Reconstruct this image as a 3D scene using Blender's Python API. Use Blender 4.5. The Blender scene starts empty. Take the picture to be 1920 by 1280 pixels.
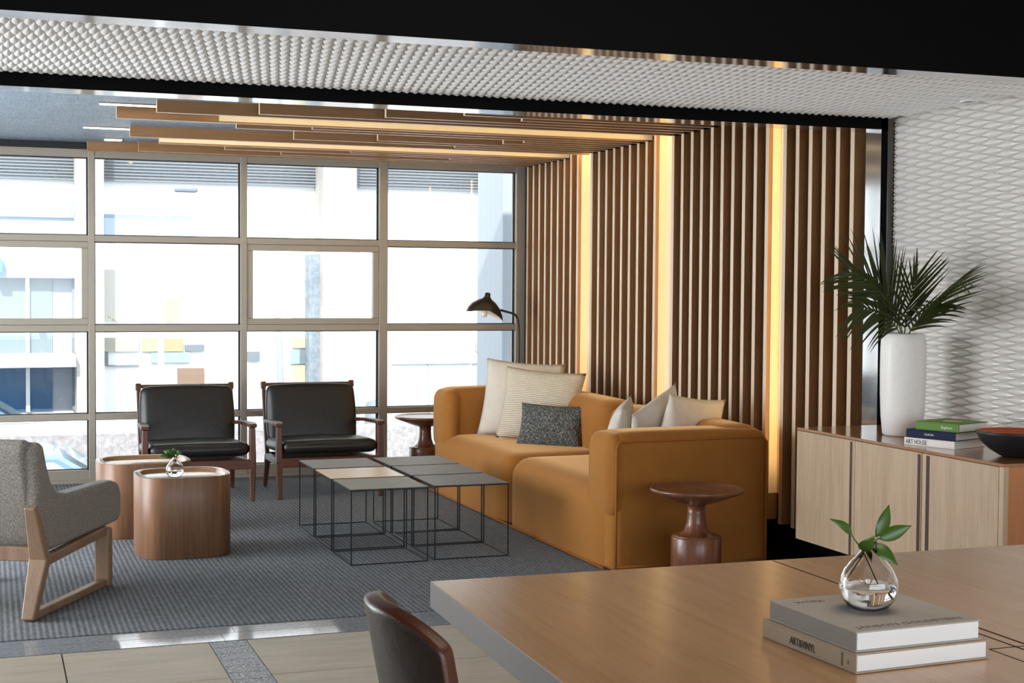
import bpy, bmesh, math, random
from mathutils import Vector, Matrix, Euler
random.seed(7)
scene = bpy.context.scene
COL = scene.collection
PI = math.pi

# ------------------------------------------------------------------ camera
yaw, pitch, roll, FPX, H = 0.345028085, -0.037833429, 0.00693321212, 2735.34506, 1.40
cy, sy, cp, sp = math.cos(yaw), math.sin(yaw), math.cos(pitch), math.sin(pitch)
fw = Vector((sy*cp, cy*cp, sp)); r0 = Vector((cy, -sy, 0)); u0 = r0.cross(fw)
cr, sr = math.cos(roll), math.sin(roll)
rt = r0*cr + u0*sr; up = u0*cr - r0*sr
cam_d = bpy.data.cameras.new('camera'); cam = bpy.data.objects.new('camera', cam_d); COL.objects.link(cam)
m = Matrix((( rt.x, up.x, -fw.x, 0), (rt.y, up.y, -fw.y, 0), (rt.z, up.z, -fw.z, H), (0, 0, 0, 1)))
cam.matrix_world = m
cam_d.sensor_width = 36; cam_d.lens = FPX/1920*36; cam_d.clip_start = .05; cam_d.clip_end = 300
scene.camera = cam
CAM = Vector((0, 0, H))
def ray(x, y): return fw + rt*((x-960)/FPX) - up*((y-640)/FPX)
def at(x, y, Y):                       # photo point on the upright plane at depth Y
    d = ray(x, y); return CAM + d*(Y/d.y)

# ------------------------------------------------------------------ materials
def S(h):
    if isinstance(h, str):
        h = h.lstrip('#'); c = [int(h[i:i+2], 16)/255 for i in (0, 2, 4)]
    else: c = h
    return tuple((v/12.92 if v <= .04045 else ((v+.055)/1.055)**2.4) for v in c)+(1,)
class NT:
    def __init__(s, name):
        s.m = bpy.data.materials.new(name); s.m.use_nodes = True; s.t = s.m.node_tree
        s.b = s.t.nodes['Principled BSDF']; s.out = s.t.nodes['Material Output']
    def n(s, typ, **kw):
        nd = s.t.nodes.new(typ)
        for k, v in kw.items():
            if k.startswith('i_'): nd.inputs[k[2:].replace('_', ' ')].default_value = v
            else: setattr(nd, k, v)
        return nd
    def l(s, a, b): s.t.links.new(a, b)
    def coord(s, scale=(1, 1, 1), rot=(0, 0, 0), out='Object'):
        tc = s.n('ShaderNodeTexCoord'); mp = s.n('ShaderNodeMapping')
        mp.inputs['Scale'].default_value = scale; mp.inputs['Rotation'].default_value = rot
        s.l(tc.outputs[out], mp.inputs['Vector']); return mp.outputs['Vector']
    def noise(s, vec, scale, detail=4, rough=.55, dist=0):
        n = s.n('ShaderNodeTexNoise'); n.inputs['Scale'].default_value = scale; n.inputs['Detail'].default_value = detail
        n.inputs['Roughness'].default_value = rough; n.inputs['Distortion'].default_value = dist
        s.l(vec, n.inputs['Vector']); return n.outputs['Fac']
    def ramp(s, fac, stops):
        r = s.n('ShaderNodeValToRGB'); e = r.color_ramp.elements
        while len(e) < len(stops): e.new(.5)
        for k, (p, c) in enumerate(stops): e[k].position = p; e[k].color = c
        s.l(fac, r.inputs['Fac']); return r.outputs['Color']
    def bump(s, h, strength=.3, dist=.01):
        b = s.n('ShaderNodeBump'); b.inputs['Strength'].default_value = strength; b.inputs['Distance'].default_value = dist
        s.l(h, b.inputs['Height']); s.l(b.outputs['Normal'], s.b.inputs['Normal']); return b
    def set(s, **kw):
        for k, v in kw.items(): s.b.inputs[k.replace('_', ' ')].default_value = v
        return s
def plain(name, col, rough=.5, metal=0, spec=.5, coat=0):
    t = NT(name).set(Base_Color=S(col), Roughness=rough, Metallic=metal)
    t.b.inputs['Specular IOR Level'].default_value = spec; t.b.inputs['Coat Weight'].default_value = coat
    return t.m
def wood(name, dark, light, axis='z', rough=.4, fine=90, coat=0, figure=1.0):
    t = NT(name); lo = .06
    sc = {'x': (lo, 1, 1), 'y': (1, lo, 1), 'z': (1, 1, lo)}[axis]
    v = t.coord(sc); a = t.noise(v, 9*figure, 3, .6, 1.2); b = t.noise(v, fine, 4, .65, .2)
    mx = t.n('ShaderNodeMath', operation='MULTIPLY_ADD'); mx.inputs[1].default_value = .55
    t.l(a, mx.inputs[0]); m2 = t.n('ShaderNodeMath', operation='MULTIPLY'); m2.inputs[1].default_value = .45
    t.l(b, m2.inputs[0]); t.l(m2.outputs[0], mx.inputs[2])
    c = t.ramp(mx.outputs[0], [(.34, S(dark)), (.66, S(light))]); t.l(c, t.b.inputs['Base Color'])
    t.set(Roughness=rough); t.b.inputs['Coat Weight'].default_value = coat; t.b.inputs['Coat Roughness'].default_value = .15
    t.bump(b, .12, .002); return t.m
def fabric(name, dark, light, scale=500, rough=.95, bump=.5, stripe=None, sheen=.1, mott=14):
    t = NT(name); v = t.coord(); a = t.noise(v, scale, 2, .6); b = t.noise(v, mott, 3)
    h = a
    if stripe:
        w = t.n('ShaderNodeTexWave', wave_type='BANDS', bands_direction=stripe[0]); w.inputs['Scale'].default_value = stripe[1]
        w.inputs['Distortion'].default_value = 1.2; w.inputs['Detail Scale'].default_value = 4
        t.l(v, w.inputs['Vector']); ad = t.n('ShaderNodeMath', operation='MULTIPLY_ADD'); ad.inputs[1].default_value = .6
        t.l(w.outputs['Fac'], ad.inputs[0]); s2 = t.n('ShaderNodeMath', operation='MULTIPLY'); s2.inputs[1].default_value = .4
        t.l(a, s2.inputs[0]); t.l(s2.outputs[0], ad.inputs[2]); h = ad.outputs[0]
    c = t.ramp(h, [(.3, S(dark)), (.7, S(light))])
    mxx = t.n('ShaderNodeMixRGB', blend_type='MULTIPLY'); mxx.inputs['Fac'].default_value = .35
    g = t.ramp(b, [(.3, (.75, .75, .75, 1)), (.7, (1, 1, 1, 1))]); t.l(c, mxx.inputs[1]); t.l(g, mxx.inputs[2])
    t.l(mxx.outputs[0], t.b.inputs['Base Color']); t.set(Roughness=rough)
    t.b.inputs['Sheen Weight'].default_value = sheen; t.b.inputs['Specular IOR Level'].default_value = .2
    t.bump(h, bump, .004); return t.m
def emit(name, col, strength):
    t = NT(name); t.set(Base_Color=S(col)); t.b.inputs['Emission Color'].default_value = S(col); t.b.inputs['Emission Strength'].default_value = strength
    return t.m
M = {}
M['slat_side'] = wood('slat_wood', '#94683f', '#ab7d50', 'z', .5, 120)
M['slat_side_x'] = wood('slat_wood_ceiling', '#8c6540', '#a37a50', 'x', .5, 120)
M['slat_edge'] = wood('slat_edge_pale', '#cfb69a', '#dfc9b0', 'z', .4, 120)  # paler tone for the front, end and underside faces of the slats
M['slat_edge_x'] = wood('slat_edge_pale_ceiling', '#cfb69a', '#dfc9b0', 'x', .4, 120)
M['black'] = plain('black_paint', '#030303', .6, spec=.08)
M['black_mirror'] = plain('polished_black_steel', '#b4b6ba', .09, .95)
M['dark_wall'] = plain('dark_back_wall', '#2b1c12', .8, spec=.2)
M['alu'] = plain('bronze_anodised_frame', '#a39a8c', .42, .35)
M['gasket'] = plain('black_gasket', '#16181b', .6)
M['white_gloss'] = plain('white_glazed_relief', '#dad6d0', .16, spec=.7)
M['lattice'] = plain('white_relief_ceiling', '#f6f5f3', .55)
M['void'] = plain('recess_black', '#050505', .9, spec=.05)
M['led'] = emit('warm_led', '#ffdf9c', 16)
M['slot'] = plain('added_glow_lining', '#f3e6c8', .7)
M['led_white'] = emit('white_led_tube', '#fff4e6', 5)
M['walnut'] = wood('walnut', '#3c2118', '#643c2a', 'z', .38, 110)
M['walnut_x'] = wood('walnut_crosswise', '#3c2118', '#643c2a', 'x', .38, 110)
M['table_walnut'] = wood('turned_walnut', '#5a3220', '#8a5537', 'z', .3, 100, .2)
M['drum'] = wood('oiled_drum_wood', '#5e412c', '#94694a', 'z', .42, 60, .05, figure=.6)
M['drum_top'] = wood('drum_tray_wood', '#7d5736', '#a67a52', 'x', .22, 60, .5)
M['oak'] = wood('limed_oak', '#a78c70', '#c3a98c', 'z', .5, 110)
M['oak_end'] = wood('warm_oak_end', '#a5673a', '#bd7f50', 'z', .42, 120)
M['oak_top'] = wood('oak_top_lacquered', '#8a5c38', '#a67650', 'y', .16, 80, .5)
M['ash'] = wood('ash_frame', '#7e624c', '#a0826a', 'z', .45, 110)
M['desk'] = wood('desk_veneer', '#ac8259', '#bf966c', 'y', .22, 130, .25)
M['desk_edge'] = plain('desk_edge_band', '#6b645f', .5)
M['dark_red'] = plain('dark_recess_pull', '#3a1608', .6)
M['velvet'] = fabric('ochre_velvet', '#a1672b', '#b07638', 900, .85, .12, sheen=.9, mott=5)
M['velvet'].node_tree.nodes['Principled BSDF'].inputs['Sheen Tint'].default_value = S('#f4c48a')
M['velvet'].node_tree.nodes['Principled BSDF'].inputs['Sheen Roughness'].default_value = .35
M['piping'] = plain('ochre_piping', '#a8682a', .85, spec=.2)
M['cream'] = fabric('cream_linen', '#d6cbb9', '#efe6d8', 420, .95, .35)
M['knit'] = fabric('cream_rib_knit', '#c4b59c', '#f0e6d3', 260, .95, .9, ('Z', 26))
M['offwhite'] = fabric('pale_grey_linen', '#cbc4b8', '#e4ddd2', 420, .95, .35)
def weave(name, a, b, c, sc):
    t = NT(name); v = t.coord(); vo = t.n('ShaderNodeTexVoronoi'); vo.inputs['Scale'].default_value = sc; t.l(v, vo.inputs['Vector'])
    w = t.noise(v, sc*.9, 2)
    mx = t.n('ShaderNodeMath', operation='MULTIPLY_ADD'); mx.inputs[1].default_value = .6; t.l(w, mx.inputs[2]); t.l(vo.outputs['Distance'], mx.inputs[0])
    k = t.ramp(mx.outputs[0], [(.45, S(a)), (.68, S(b)), (.95, S(c))]); t.l(k, t.b.inputs['Base Color']); t.set(Roughness=.95)
    t.b.inputs['Specular IOR Level'].default_value = .15; t.bump(mx.outputs[0], .6, .004); return t.m
M['tweed'] = weave('charcoal_tweed', '#b0b0a8', '#74756f', '#434547', 130)
M['chair_tweed'] = weave('grey_tweed', '#cfc8bf', '#a8a199', '#78716a', 300)
def leather(name, col, rough=.38):
    t = NT(name); v = t.coord(); a = t.noise(v, 7, 5, .6, .6); b = t.noise(v, 260, 2)
    t.set(Base_Color=S(col), Roughness=rough); mx = t.n('ShaderNodeMath', operation='MULTIPLY_ADD'); mx.inputs[1].default_value = 6.0
    t.l(a, mx.inputs[0]); t.l(b, mx.inputs[2]); t.bump(mx.outputs[0], .16, .003); return t.m
M['leather'] = leather('black_leather', '#211f1e', .36)
M['leather_brown'] = leather('dark_brown_leather', '#2a1c17', .3)
M['leather_tan'] = leather('saddle_leather_edge', '#4f2816', .4)
M['steel_rod'] = plain('blackened_steel', '#1d2429', .4, .6)
def brushed(name, a, b):
    t = NT(name); v = t.coord((1, 12, 1)); n = t.noise(v, 14, 3); c = t.ramp(n, [(.35, S(a)), (.65, S(b))])
    t.l(c, t.b.inputs['Base Color']); t.set(Roughness=.5, Metallic=.25); t.b.inputs['Specular IOR Level'].default_value = .3; return t.m
M['bronze'] = brushed('dark_bronze_plate', '#5c5148', '#74685c')
M['bronze_olive'] = brushed('olive_bronze_plate', '#645d4a', '#7a725c')
M['tan_plate'] = plain('tan_lacquer_plate', '#c79a68', .3)
M['vase'] = fabric('white_crackle_ceramic', '#efebe6', '#f3f0ec', 60, .3, .04, sheen=0, mott=1)
M['leaf'] = plain('palm_leaf', '#343d18', .5, spec=.25)
M['leaf2'] = plain('glossy_leaf', '#3a5a18', .35)
M['stem'] = plain('green_stem', '#4c5a26', .5)
M['paper'] = plain('book_pages', '#e9e7e4', .9, spec=.1)
M['cloth_grey'] = fabric('grey_bookcloth', '#a59c92', '#b5aca2', 900, .9, .15)
M['cloth_spine'] = fabric('slate_bookcloth', '#8a857f', '#99938d', 900, .9, .15)
M['cloth_beige'] = fabric('beige_bookcloth', '#a3917b', '#b7a58f', 900, .9, .15)
M['book_green'] = plain('green_jacket', '#55821f', .5, spec=.3); M['book_navy'] = plain('navy_jacket', '#1a2140', .65, spec=.2); M['book_white'] = plain('white_jacket', '#e3ded6', .5)
M['ink'] = plain('print_ink', '#33302e', .7); M['ink_pale'] = plain('white_ink', '#e8ecdf', .6); M['ink_soft'] = plain('embossed_ink', '#6a5f56', .6); M['jacket_photo'] = plain('jacket_picture', '#b9a878', .5)
M['bowl_out'] = plain('matt_black_bowl', '#17181c', .5)
t = NT('orange_ribbed_lacquer'); v = t.coord(); w = t.n('ShaderNodeTexWave', wave_type='RINGS', rings_direction='Z'); w.inputs['Scale'].default_value = 40; t.l(v, w.inputs['Vector'])
c = t.ramp(w.outputs['Fac'], [(.2, S('#8a3a1c')), (.8, S('#c8643a'))]); t.l(c, t.b.inputs['Base Color']); t.set(Roughness=.45); t.bump(w.outputs['Fac'], .5, .003); M['bowl_in'] = t.m
M['lamp'] = plain('dark_bronze_lamp', '#3a332b', .38, .4); M['lamp_white'] = plain('white_enamel', '#f1e6d6', .4); M['bulb'] = plain('frosted_bulb', '#fdf3e4', .2)
# glass, water
t = NT('clear_glass'); t.set(Base_Color=(1, 1, 1, 1), Roughness=0, IOR=1.45); t.b.inputs['Transmission Weight'].default_value = 1; M['glass'] = t.m
t = NT('water'); t.set(Base_Color=(1, 1, 1, 1), Roughness=0, IOR=1.33); t.b.inputs['Transmission Weight'].default_value = 1; M['water'] = t.m
t = NT('window_glass'); tr = t.n('ShaderNodeBsdfTransparent'); tr.inputs[0].default_value = (.96, .98, .98, 1); gl = t.n('ShaderNodeBsdfGlossy'); gl.inputs['Roughness'].default_value = 0
fr = t.n('ShaderNodeFresnel'); fr.inputs['IOR'].default_value = 1.4; mx = t.n('ShaderNodeMixShader'); t.l(fr.outputs[0], mx.inputs[0]); t.l(tr.outputs[0], mx.inputs[1]); t.l(gl.outputs[0], mx.inputs[2]); t.l(mx.outputs[0], t.out.inputs['Surface']); M['pane'] = t.m
# carpet
t = NT('ribbed_carpet'); v = t.coord(); w = t.n('ShaderNodeTexWave', wave_type='BANDS', bands_direction='X', wave_profile='SIN'); w.inputs['Scale'].default_value = 13.0
w.inputs['Distortion'].default_value = 1.0; w.inputs['Detail'].default_value = 3; w.inputs['Detail Scale'].default_value = 10; t.l(v, w.inputs['Vector'])
n1 = t.noise(v, 170, 3, .7); n2 = t.noise(t.coord((1, .35, 1)), 60, 3, .7)
a = t.n('ShaderNodeMath', operation='MULTIPLY_ADD'); a.inputs[1].default_value = .15; t.l(w.outputs['Fac'], a.inputs[0])
b = t.n('ShaderNodeMath', operation='MULTIPLY_ADD'); b.inputs[1].default_value = .55; t.l(n1, b.inputs[0]); c2 = t.n('ShaderNodeMath', operation='MULTIPLY'); c2.inputs[1].default_value = .28; t.l(n2, c2.inputs[0]); t.l(c2.outputs[0], b.inputs[2]); t.l(b.outputs[0], a.inputs[2])
c = t.ramp(a.outputs[0], [(.3, S('#4e5156')), (.5, S('#7f8286')), (.72, S('#b0b2b5'))]); t.l(c, t.b.inputs['Base Color']); t.set(Roughness=1); t.b.inputs['Specular IOR Level'].default_value = .1; t.bump(a.outputs[0], .9, .012); M['carpet'] = t.m
# stone floors
t = NT('beige_porcelain_tile'); v = t.coord((.6, 2.2, 1)); n1 = t.noise(v, 6, 6, .6); n2 = t.noise(t.coord(), 60, 4); c = t.ramp(n1, [(.3, S('#a49885')), (.7, S('#b7ab99'))]); t.l(c, t.b.inputs['Base Color']); t.set(Roughness=.55); t.bump(n2, .05, .002); M['tile'] = t.m
M['grout'] = plain('dark_grout', '#5c534a', .9)
def granite(name, a, b, c, rough, sc=120):
    t = NT(name); v = t.coord(); n1 = t.noise(v, sc, 3, .8); k = t.ramp(n1, [(.36, S(a)), (.5, S(b)), (.62, S(c))]); t.l(k, t.b.inputs['Base Color']); t.set(Roughness=rough); return t.m
M['granite'] = granite('flamed_granite', '#585a60', '#96979a', '#c8c8ca', .6, 90)
M['threshold'] = granite('polished_granite', '#84888e', '#94989d', '#a3a7ac', .07, 60)
M['threshold'].node_tree.nodes['Principled BSDF'].inputs['Specular IOR Level'].default_value = .95
t = NT('blue_grey_wallcovering'); n1 = t.noise(t.coord((1, 16, 1)), 9, 5, .7); n2 = t.noise(t.coord((14, 1, 1)), 9, 5, .7); ad = t.n('ShaderNodeMath', operation='ADD'); t.l(n1, ad.inputs[0]); t.l(n2, ad.inputs[1])
hf = t.n('ShaderNodeMath', operation='MULTIPLY'); hf.inputs[1].default_value = .5; t.l(ad.outputs[0], hf.inputs[0]); c = t.ramp(hf.outputs[0], [(.36, S('#586878')), (.64, S('#a9bac8'))]); t.l(c, t.b.inputs['Base Color']); t.set(Roughness=.45); M['blue_ceiling'] = t.m
# outside
M['facade'] = plain('white_facade_panel', '#f3f3f2', .7); M['facade_grey'] = plain('pale_grey_panel', '#a2a9b1', .6); M['louver'] = plain('grey_louver', '#7c828a', .6)
M['stone'] = granite('pale_stone', '#aca7a1', '#b4afa9', '#bcb7b2', .8, 6); M['grey_post'] = granite('grey_concrete', '#76818c', '#838e98', '#909ba4', .8, 8)
M['shop_glass'] = plain('dark_shop_glass', '#7d8a8f', .15, 0, .6); M['shop_blue'] = plain('deep_blue_glass', '#3f6488', .2); M['shop_beige'] = plain('beige_blind', '#b0ada1', .8)
M['shop_tan'] = plain('tan_display', '#a89a78', .8); M['shop_sand'] = plain('sand_display', '#aaa28b', .8); M['shop_brown'] = plain('brown_board', '#867060', .8); M['shop_sky'] = plain('pale_blue_sign', '#93a9bd', .6); M['shop_dark'] = plain('grey_sign', '#747c84', .6); M['shop_yellow'] = plain('pale_yellow_display', '#b9b095', .8)
M['turquoise'] = plain('turquoise_sign', '#5fb8c4', .5)
M['planter'] = granite('planter_granite', '#8a8586', '#989394', '#a7a2a3', .8, 14)
M['rail'] = plain('white_rail', '#eef2f4', .5); M['street'] = granite('asphalt', '#8f9092', '#9b9c9e', '#a8a9ab', .9, 30)
M['car_blue'] = plain('pale_blue_car_paint', '#7f99b1', .2, .3, coat=.6); M['car_dark'] = plain('navy_car_paint', '#4b6a90', .25, .2, coat=.5); M['car_glass'] = plain('car_glass', '#9fb2b8', .05); M['tyre'] = plain('tyre_rubber', '#202124', .8)
M['pole'] = plain('white_lamp_post', '#e3ecf2', .5)

# ------------------------------------------------------------------ mesh helpers
class MB:
    def __init__(s): s.v = []; s.f = []; s.mi = []; s.sm = []
    def add(s, vs, fs, mat=0, smooth=False, M4=None):
        o = len(s.v)
        s.v += [tuple(M4 @ Vector(p)) if M4 is not None else tuple(p) for p in vs]
        for k, f in enumerate(fs):
            s.f.append(tuple(i+o for i in f)); s.mi.append(mat[k] if isinstance(mat, (list, tuple)) else mat); s.sm.append(smooth)
        return s
    def box(s, x0, x1, y0, y1, z0, z1, mat=0, M4=None):
        vs = [(x, y, z) for z in (z0, z1) for y in (y0, y1) for x in (x0, x1)]
        fs = [(0, 2, 3, 1), (4, 5, 7, 6), (0, 1, 5, 4), (2, 6, 7, 3), (0, 4, 6, 2), (1, 3, 7, 5)]   # -z +z -y +y -x +x
        return s.add(vs, fs, mat, False, M4)
    def bar(s, p, q, w, d, upv=(0, 0, 1), w2=None, d2=None, mat=0):      # square bar p->q
        p, q = Vector(p), Vector(q); a = (q-p).normalized(); b = a.cross(Vector(upv))
        if b.length < 1e-4: b = a.cross(Vector((0, 1, 0)))
        b.normalize(); c = a.cross(b); w2 = w if w2 is None else w2; d2 = d if d2 is None else d2
        vs = []
        for P, ww, dd in ((p, w, d), (q, w2, d2)):
            for i, j in ((-1, -1), (1, -1), (1, 1), (-1, 1)): vs.append(P+b*(i*ww/2)+c*(j*dd/2))
        return s.add(vs, [(3, 2, 1, 0), (4, 5, 6, 7), (0, 1, 5, 4), (1, 2, 6, 5), (2, 3, 7, 6), (3, 0, 4, 7)], mat)
    def tube(s, pts, r, n=8, mat=0, closed=False):
        pts = [Vector(p) for p in pts]; N = len(pts); rs = r if isinstance(r, (list, tuple)) else [r]*N
        vs = []; fs = []; ref = None
        for i, p in enumerate(pts):
            a = pts[(i+1) % N] if (closed or i < N-1) else p; b = pts[i-1] if (closed or i > 0) else p
            t = (a-b).normalized()
            if ref is None:
                ref = t.cross(Vector((0, 0, 1)))
                if ref.length < .05: ref = t.cross(Vector((1, 0, 0)))
                ref.normalize()
            else:
                ref = ref-t*ref.dot(t); ref.normalize()
            q = t.cross(ref)
            for k in range(n):
                an = 2*PI*k/n; vs.append(p+(ref*math.cos(an)+q*math.sin(an))*rs[i])
        for i in range(N if closed else N-1):
            for k in range(n):
                j = (i+1) % N
                fs.append((i*n+k, i*n+(k+1) % n, j*n+(k+1) % n, j*n+k))
        if not closed:
            fs.append(tuple(range(n-1, -1, -1))); fs.append(tuple((N-1)*n+k for k in range(n)))
        return s.add(vs, fs, mat, True)
    def lathe(s, prof, n=40, c=(0, 0, 0), mat=0, cap=True, M4=None):
        vs = []; fs = []
        for r, z in prof:
            for k in range(n):
                a = 2*PI*k/n; vs.append((c[0]+r*math.cos(a), c[1]+r*math.sin(a), c[2]+z))
        for i in range(len(prof)-1):
            for k in range(n):
                fs.append((i*n+k, i*n+(k+1) % n, (i+1)*n+(k+1) % n, (i+1)*n+k))
        if cap:
            if prof[0][0] > 1e-5: fs.append(tuple(range(n-1, -1, -1)))
            if prof[-1][0] > 1e-5: fs.append(tuple((len(prof)-1)*n+k for k in range(n)))
        return s.add(vs, fs, mat, True, M4)
    def prism(s, poly, a0, a1, axis='x', mat=0, M4=None):       # polygon extruded along axis
        n = len(poly); mk = {'x': lambda a, p: (a, p[0], p[1]), 'y': lambda a, p: (p[0], a, p[1]), 'z': lambda a, p: (p[0], p[1], a)}[axis]
        vs = [mk(a0, p) for p in poly]+[mk(a1, p) for p in poly]
        fs = [tuple(range(n-1, -1, -1)), tuple(range(n, 2*n))]+[(i, (i+1) % n, n+(i+1) % n, n+i) for i in range(n)]
        return s.add(vs, fs, mat, False, M4)
    def softbox(s, x0, x1, y0, y1, z0, z1, r, bulge=0, n=10, mat=0, M4=None, pinch=0):
        cx, cyy, cz = (x0+x1)/2, (y0+y1)/2, (z0+z1)/2; h = Vector(((x1-x0)/2, (y1-y0)/2, (z1-z0)/2)); r = min(r, min(h)*.999)
        bm = bmesh.new(); bmesh.ops.create_cube(bm, size=2); bmesh.ops.subdivide_edges(bm, edges=bm.edges[:], cuts=n, use_grid_fill=True)
        vs = []
        for v in bm.verts:
            u = Vector(v.co)
            u2 = Vector([math.copysign(1-(1-abs(k))**1.6, k) if abs(k) < 1 else k for k in u])
            p = Vector((u2.x*h.x, u2.y*h.y, u2.z*h.z))
            q = Vector([max(-(h[k]-r), min(h[k]-r, p[k])) for k in range(3)]); d = p-q
            if d.length > 1e-7: p = q+d.normalized()*r
            if bulge:
                for k in range(3):
                    o = [j for j in range(3) if j != k]
                    if abs(u[k]) > .999:
                        p[k] += math.copysign(bulge, u[k])*(1-u2[o[0]]**2)*(1-u2[o[1]]**2)
            vs.append((p.x+cx, p.y+cyy, p.z+cz))
        bm.verts.index_update(); fs = [tuple(v.index for v in f.verts) for f in bm.faces]; bm.free()
        return s.add(vs, fs, mat, True, M4)
    def pillow(s, w, h, t, n=18, mat=0, M4=None, corner=.06, sag=0):      # x width, z height, y thickness
        vs = []; fs = []; idx = {}
        for sd in (1, -1):
            for i in range(n+1):
                for j in range(n+1):
                    u = -1+2*i/n; v = -1+2*j/n
                    edge = abs(u) > .999 or abs(v) > .999
                    if sd == -1 and edge: idx[(sd, i, j)] = idx[(1, i, j)]; continue
                    k = (1-abs(u)**2.2)*(1-abs(v)**2.2)
                    inx = 1-corner*(1-v*v)*abs(u)**2; inz = 1-corner*(1-u*u)*abs(v)**2
                    wr = .004*math.sin(u*9+v*4)*(1-k)
                    idx[(sd, i, j)] = len(vs); vs.append((u*w/2*inx, sd*(t/2*k**.55+wr*k), v*h/2*inz-sag*(1-abs(u))*max(0, v)))
        for sd in (1, -1):
            for i in range(n):
                for j in range(n):
                    q = [idx[(sd, i, j)], idx[(sd, i, j+1)], idx[(sd, i+1, j+1)], idx[(sd, i+1, j)]]
                    fs.append(tuple(q if sd == 1 else q[::-1]))
        return s.add(vs, fs, mat, True, M4)
    def build(s, name, mats, parent=None, bevel=0, seg=2, zmin=None):
        if zmin is not None: s.v = [(p[0], p[1], max(p[2], zmin)) for p in s.v]
        me = bpy.data.meshes.new(name); me.from_pydata([tuple(p) for p in s.v], [], s.f)
        for mm in (mats if isinstance(mats, (list, tuple)) else [mats]): me.materials.append(M[mm] if isinstance(mm, str) else mm)
        me.polygons.foreach_set('material_index', s.mi); me.polygons.foreach_set('use_smooth', s.sm); me.update()
        bm = bmesh.new(); bm.from_mesh(me); bmesh.ops.recalc_face_normals(bm, faces=bm.faces[:]); bm.to_mesh(me); bm.free()
        o = bpy.data.objects.new(name, me); COL.objects.link(o)
        if parent is not None: o.parent = parent
        if bevel:
            b = o.modifiers.new('bevel', 'BEVEL'); b.width = bevel; b.segments = seg; b.limit_method = 'ANGLE'; b.angle_limit = math.radians(40); b.harden_normals = True
            for p in me.polygons: p.use_smooth = True
        return o
def tag(o, label=None, cat=None, group=None, kind=None):
    if label: o['label'] = label
    if cat: o['category'] = cat
    if group: o['group'] = group
    if kind: o['kind'] = kind
    return o
def thing(name, label, cat, loc=(0, 0, 0), rz=0, group=None):
    o = bpy.data.objects.new(name, None); COL.objects.link(o); o.location = loc; o.rotation_euler = (0, 0, rz); o.empty_display_size = .1
    return tag(o, label, cat, group)
def struct(name, mb, mats, label=None, parent=None, **kw):
    o = mb.build(name, mats, parent, **kw)
    if parent is None: o['kind'] = 'structure'; tag(o, label, name.split('_')[0])
    return o
def dup(root, loc=None, rz=None, label=None):
    def cpy(o, par):
        c = o.copy(); COL.objects.link(c)
        if par is not None: c.parent = par
        for ch in o.children: cpy(ch, c)
        return c
    r = cpy(root, None)
    if loc is not None: r.location = loc
    if rz is not None: r.rotation_euler = (0, 0, rz)
    if label: r['label'] = label
    return r
def text(name, body, size, origin, xdir, ydir, mat, parent, width=None, ext=.0003, local=False):
    cu = bpy.data.curves.new(name, 'FONT'); cu.body = body; cu.size = size; cu.extrude = ext; cu.resolution_u = 3
    ob = bpy.data.objects.new(name, cu); COL.objects.link(ob)
    dg = bpy.context.evaluated_depsgraph_get(); me = bpy.data.meshes.new_from_object(ob.evaluated_get(dg)); bpy.data.objects.remove(ob)
    x = Vector(xdir).normalized(); z = x.cross(Vector(ydir)).normalized(); y = z.cross(x)
    w0 = max(v.co.x for v in me.vertices)-min(v.co.x for v in me.vertices); sx = (width/w0) if width else 1
    mat4 = Matrix(((x.x*sx, y.x, z.x, origin[0]), (x.y*sx, y.y, z.y, origin[1]), (x.z*sx, y.z, z.z, origin[2]), (0, 0, 0, 1)))
    me.transform(mat4); me.materials.clear(); me.materials.append(M[mat]); me.name = name
    o = bpy.data.objects.new(name, me); COL.objects.link(o); o.parent = parent
    return o
def place_in(o, parent):     # keep world coordinates of a mesh authored in world space
    o.parent = parent; o.matrix_parent_inverse = (Matrix.Translation(parent.location) @ Euler(parent.rotation_euler).to_matrix().to_4x4()).inverted(); return o

# ------------------------------------------------------------------ room shell
XW = 3.88; YB = 5.782; ZB = 2.133
fl = MB().box(-3.2, 6.2, -3.2, 10.9, -.12, -.004)
struct('floor', fl, 'grout', 'stone floor slab of the lounge')
# porcelain tiles laid over the dark joint (joints are the gaps)
tl = MB()
ys = [5.715, 5.175, 4.64, 4.10, 3.56, 3.02, 2.48, 1.94, 1.40, .86]
for i in range(len(ys)-1):
    for a, b in ((-3.0, -1.45), (-1.446, .252), (.256, .803), (.952, 2.1), (2.104, 3.3), (3.304, 3.93)):
        if a < .9 and i % 1 == 0: pass
        tl.box(a+.001, b-.001, ys[i+1]+.002, ys[i]-.002, -.004, .001)
struct('floor_tiles', tl, 'tile', 'beige stone tiles in the foreground')
gs = MB()
yy = 5.715; k = 0
while yy > .9:
    gs.box(.806, .949, yy-.094, yy-.003, -.004, .0012); yy -= .095
struct('trim_1', gs, 'granite', 'strip of speckled granite setts between the beige tiles')
th = MB()
xx = -2.15
for w, ypair in ((3.08, 0), (1.8, 0), (1.2, 0)):
    th.box(xx, xx+w-.002, 5.852, 5.968, -.004, .002); xx += w
xx = -2.15
for w in (3.02, 3.05):
    th.box(xx, xx+w-.002, 5.722, 5.848, -.004, .002); xx += w
struct('trim_2', th, 'threshold', 'polished grey granite threshold along the carpet edge')
cp_ = MB().box(-2.19, 3.60, 5.97, 10.54, -.004, .006)
tag(cp_.build('carpet', 'carpet'), 'dark grey ribbed carpet covering the lounge floor by the window', 'carpet')
struct('floor_2', MB().box(3.60, 3.95, 5.97, 10.54, -.004, .004), 'black', 'black floor margin beneath the slatted wall')

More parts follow.
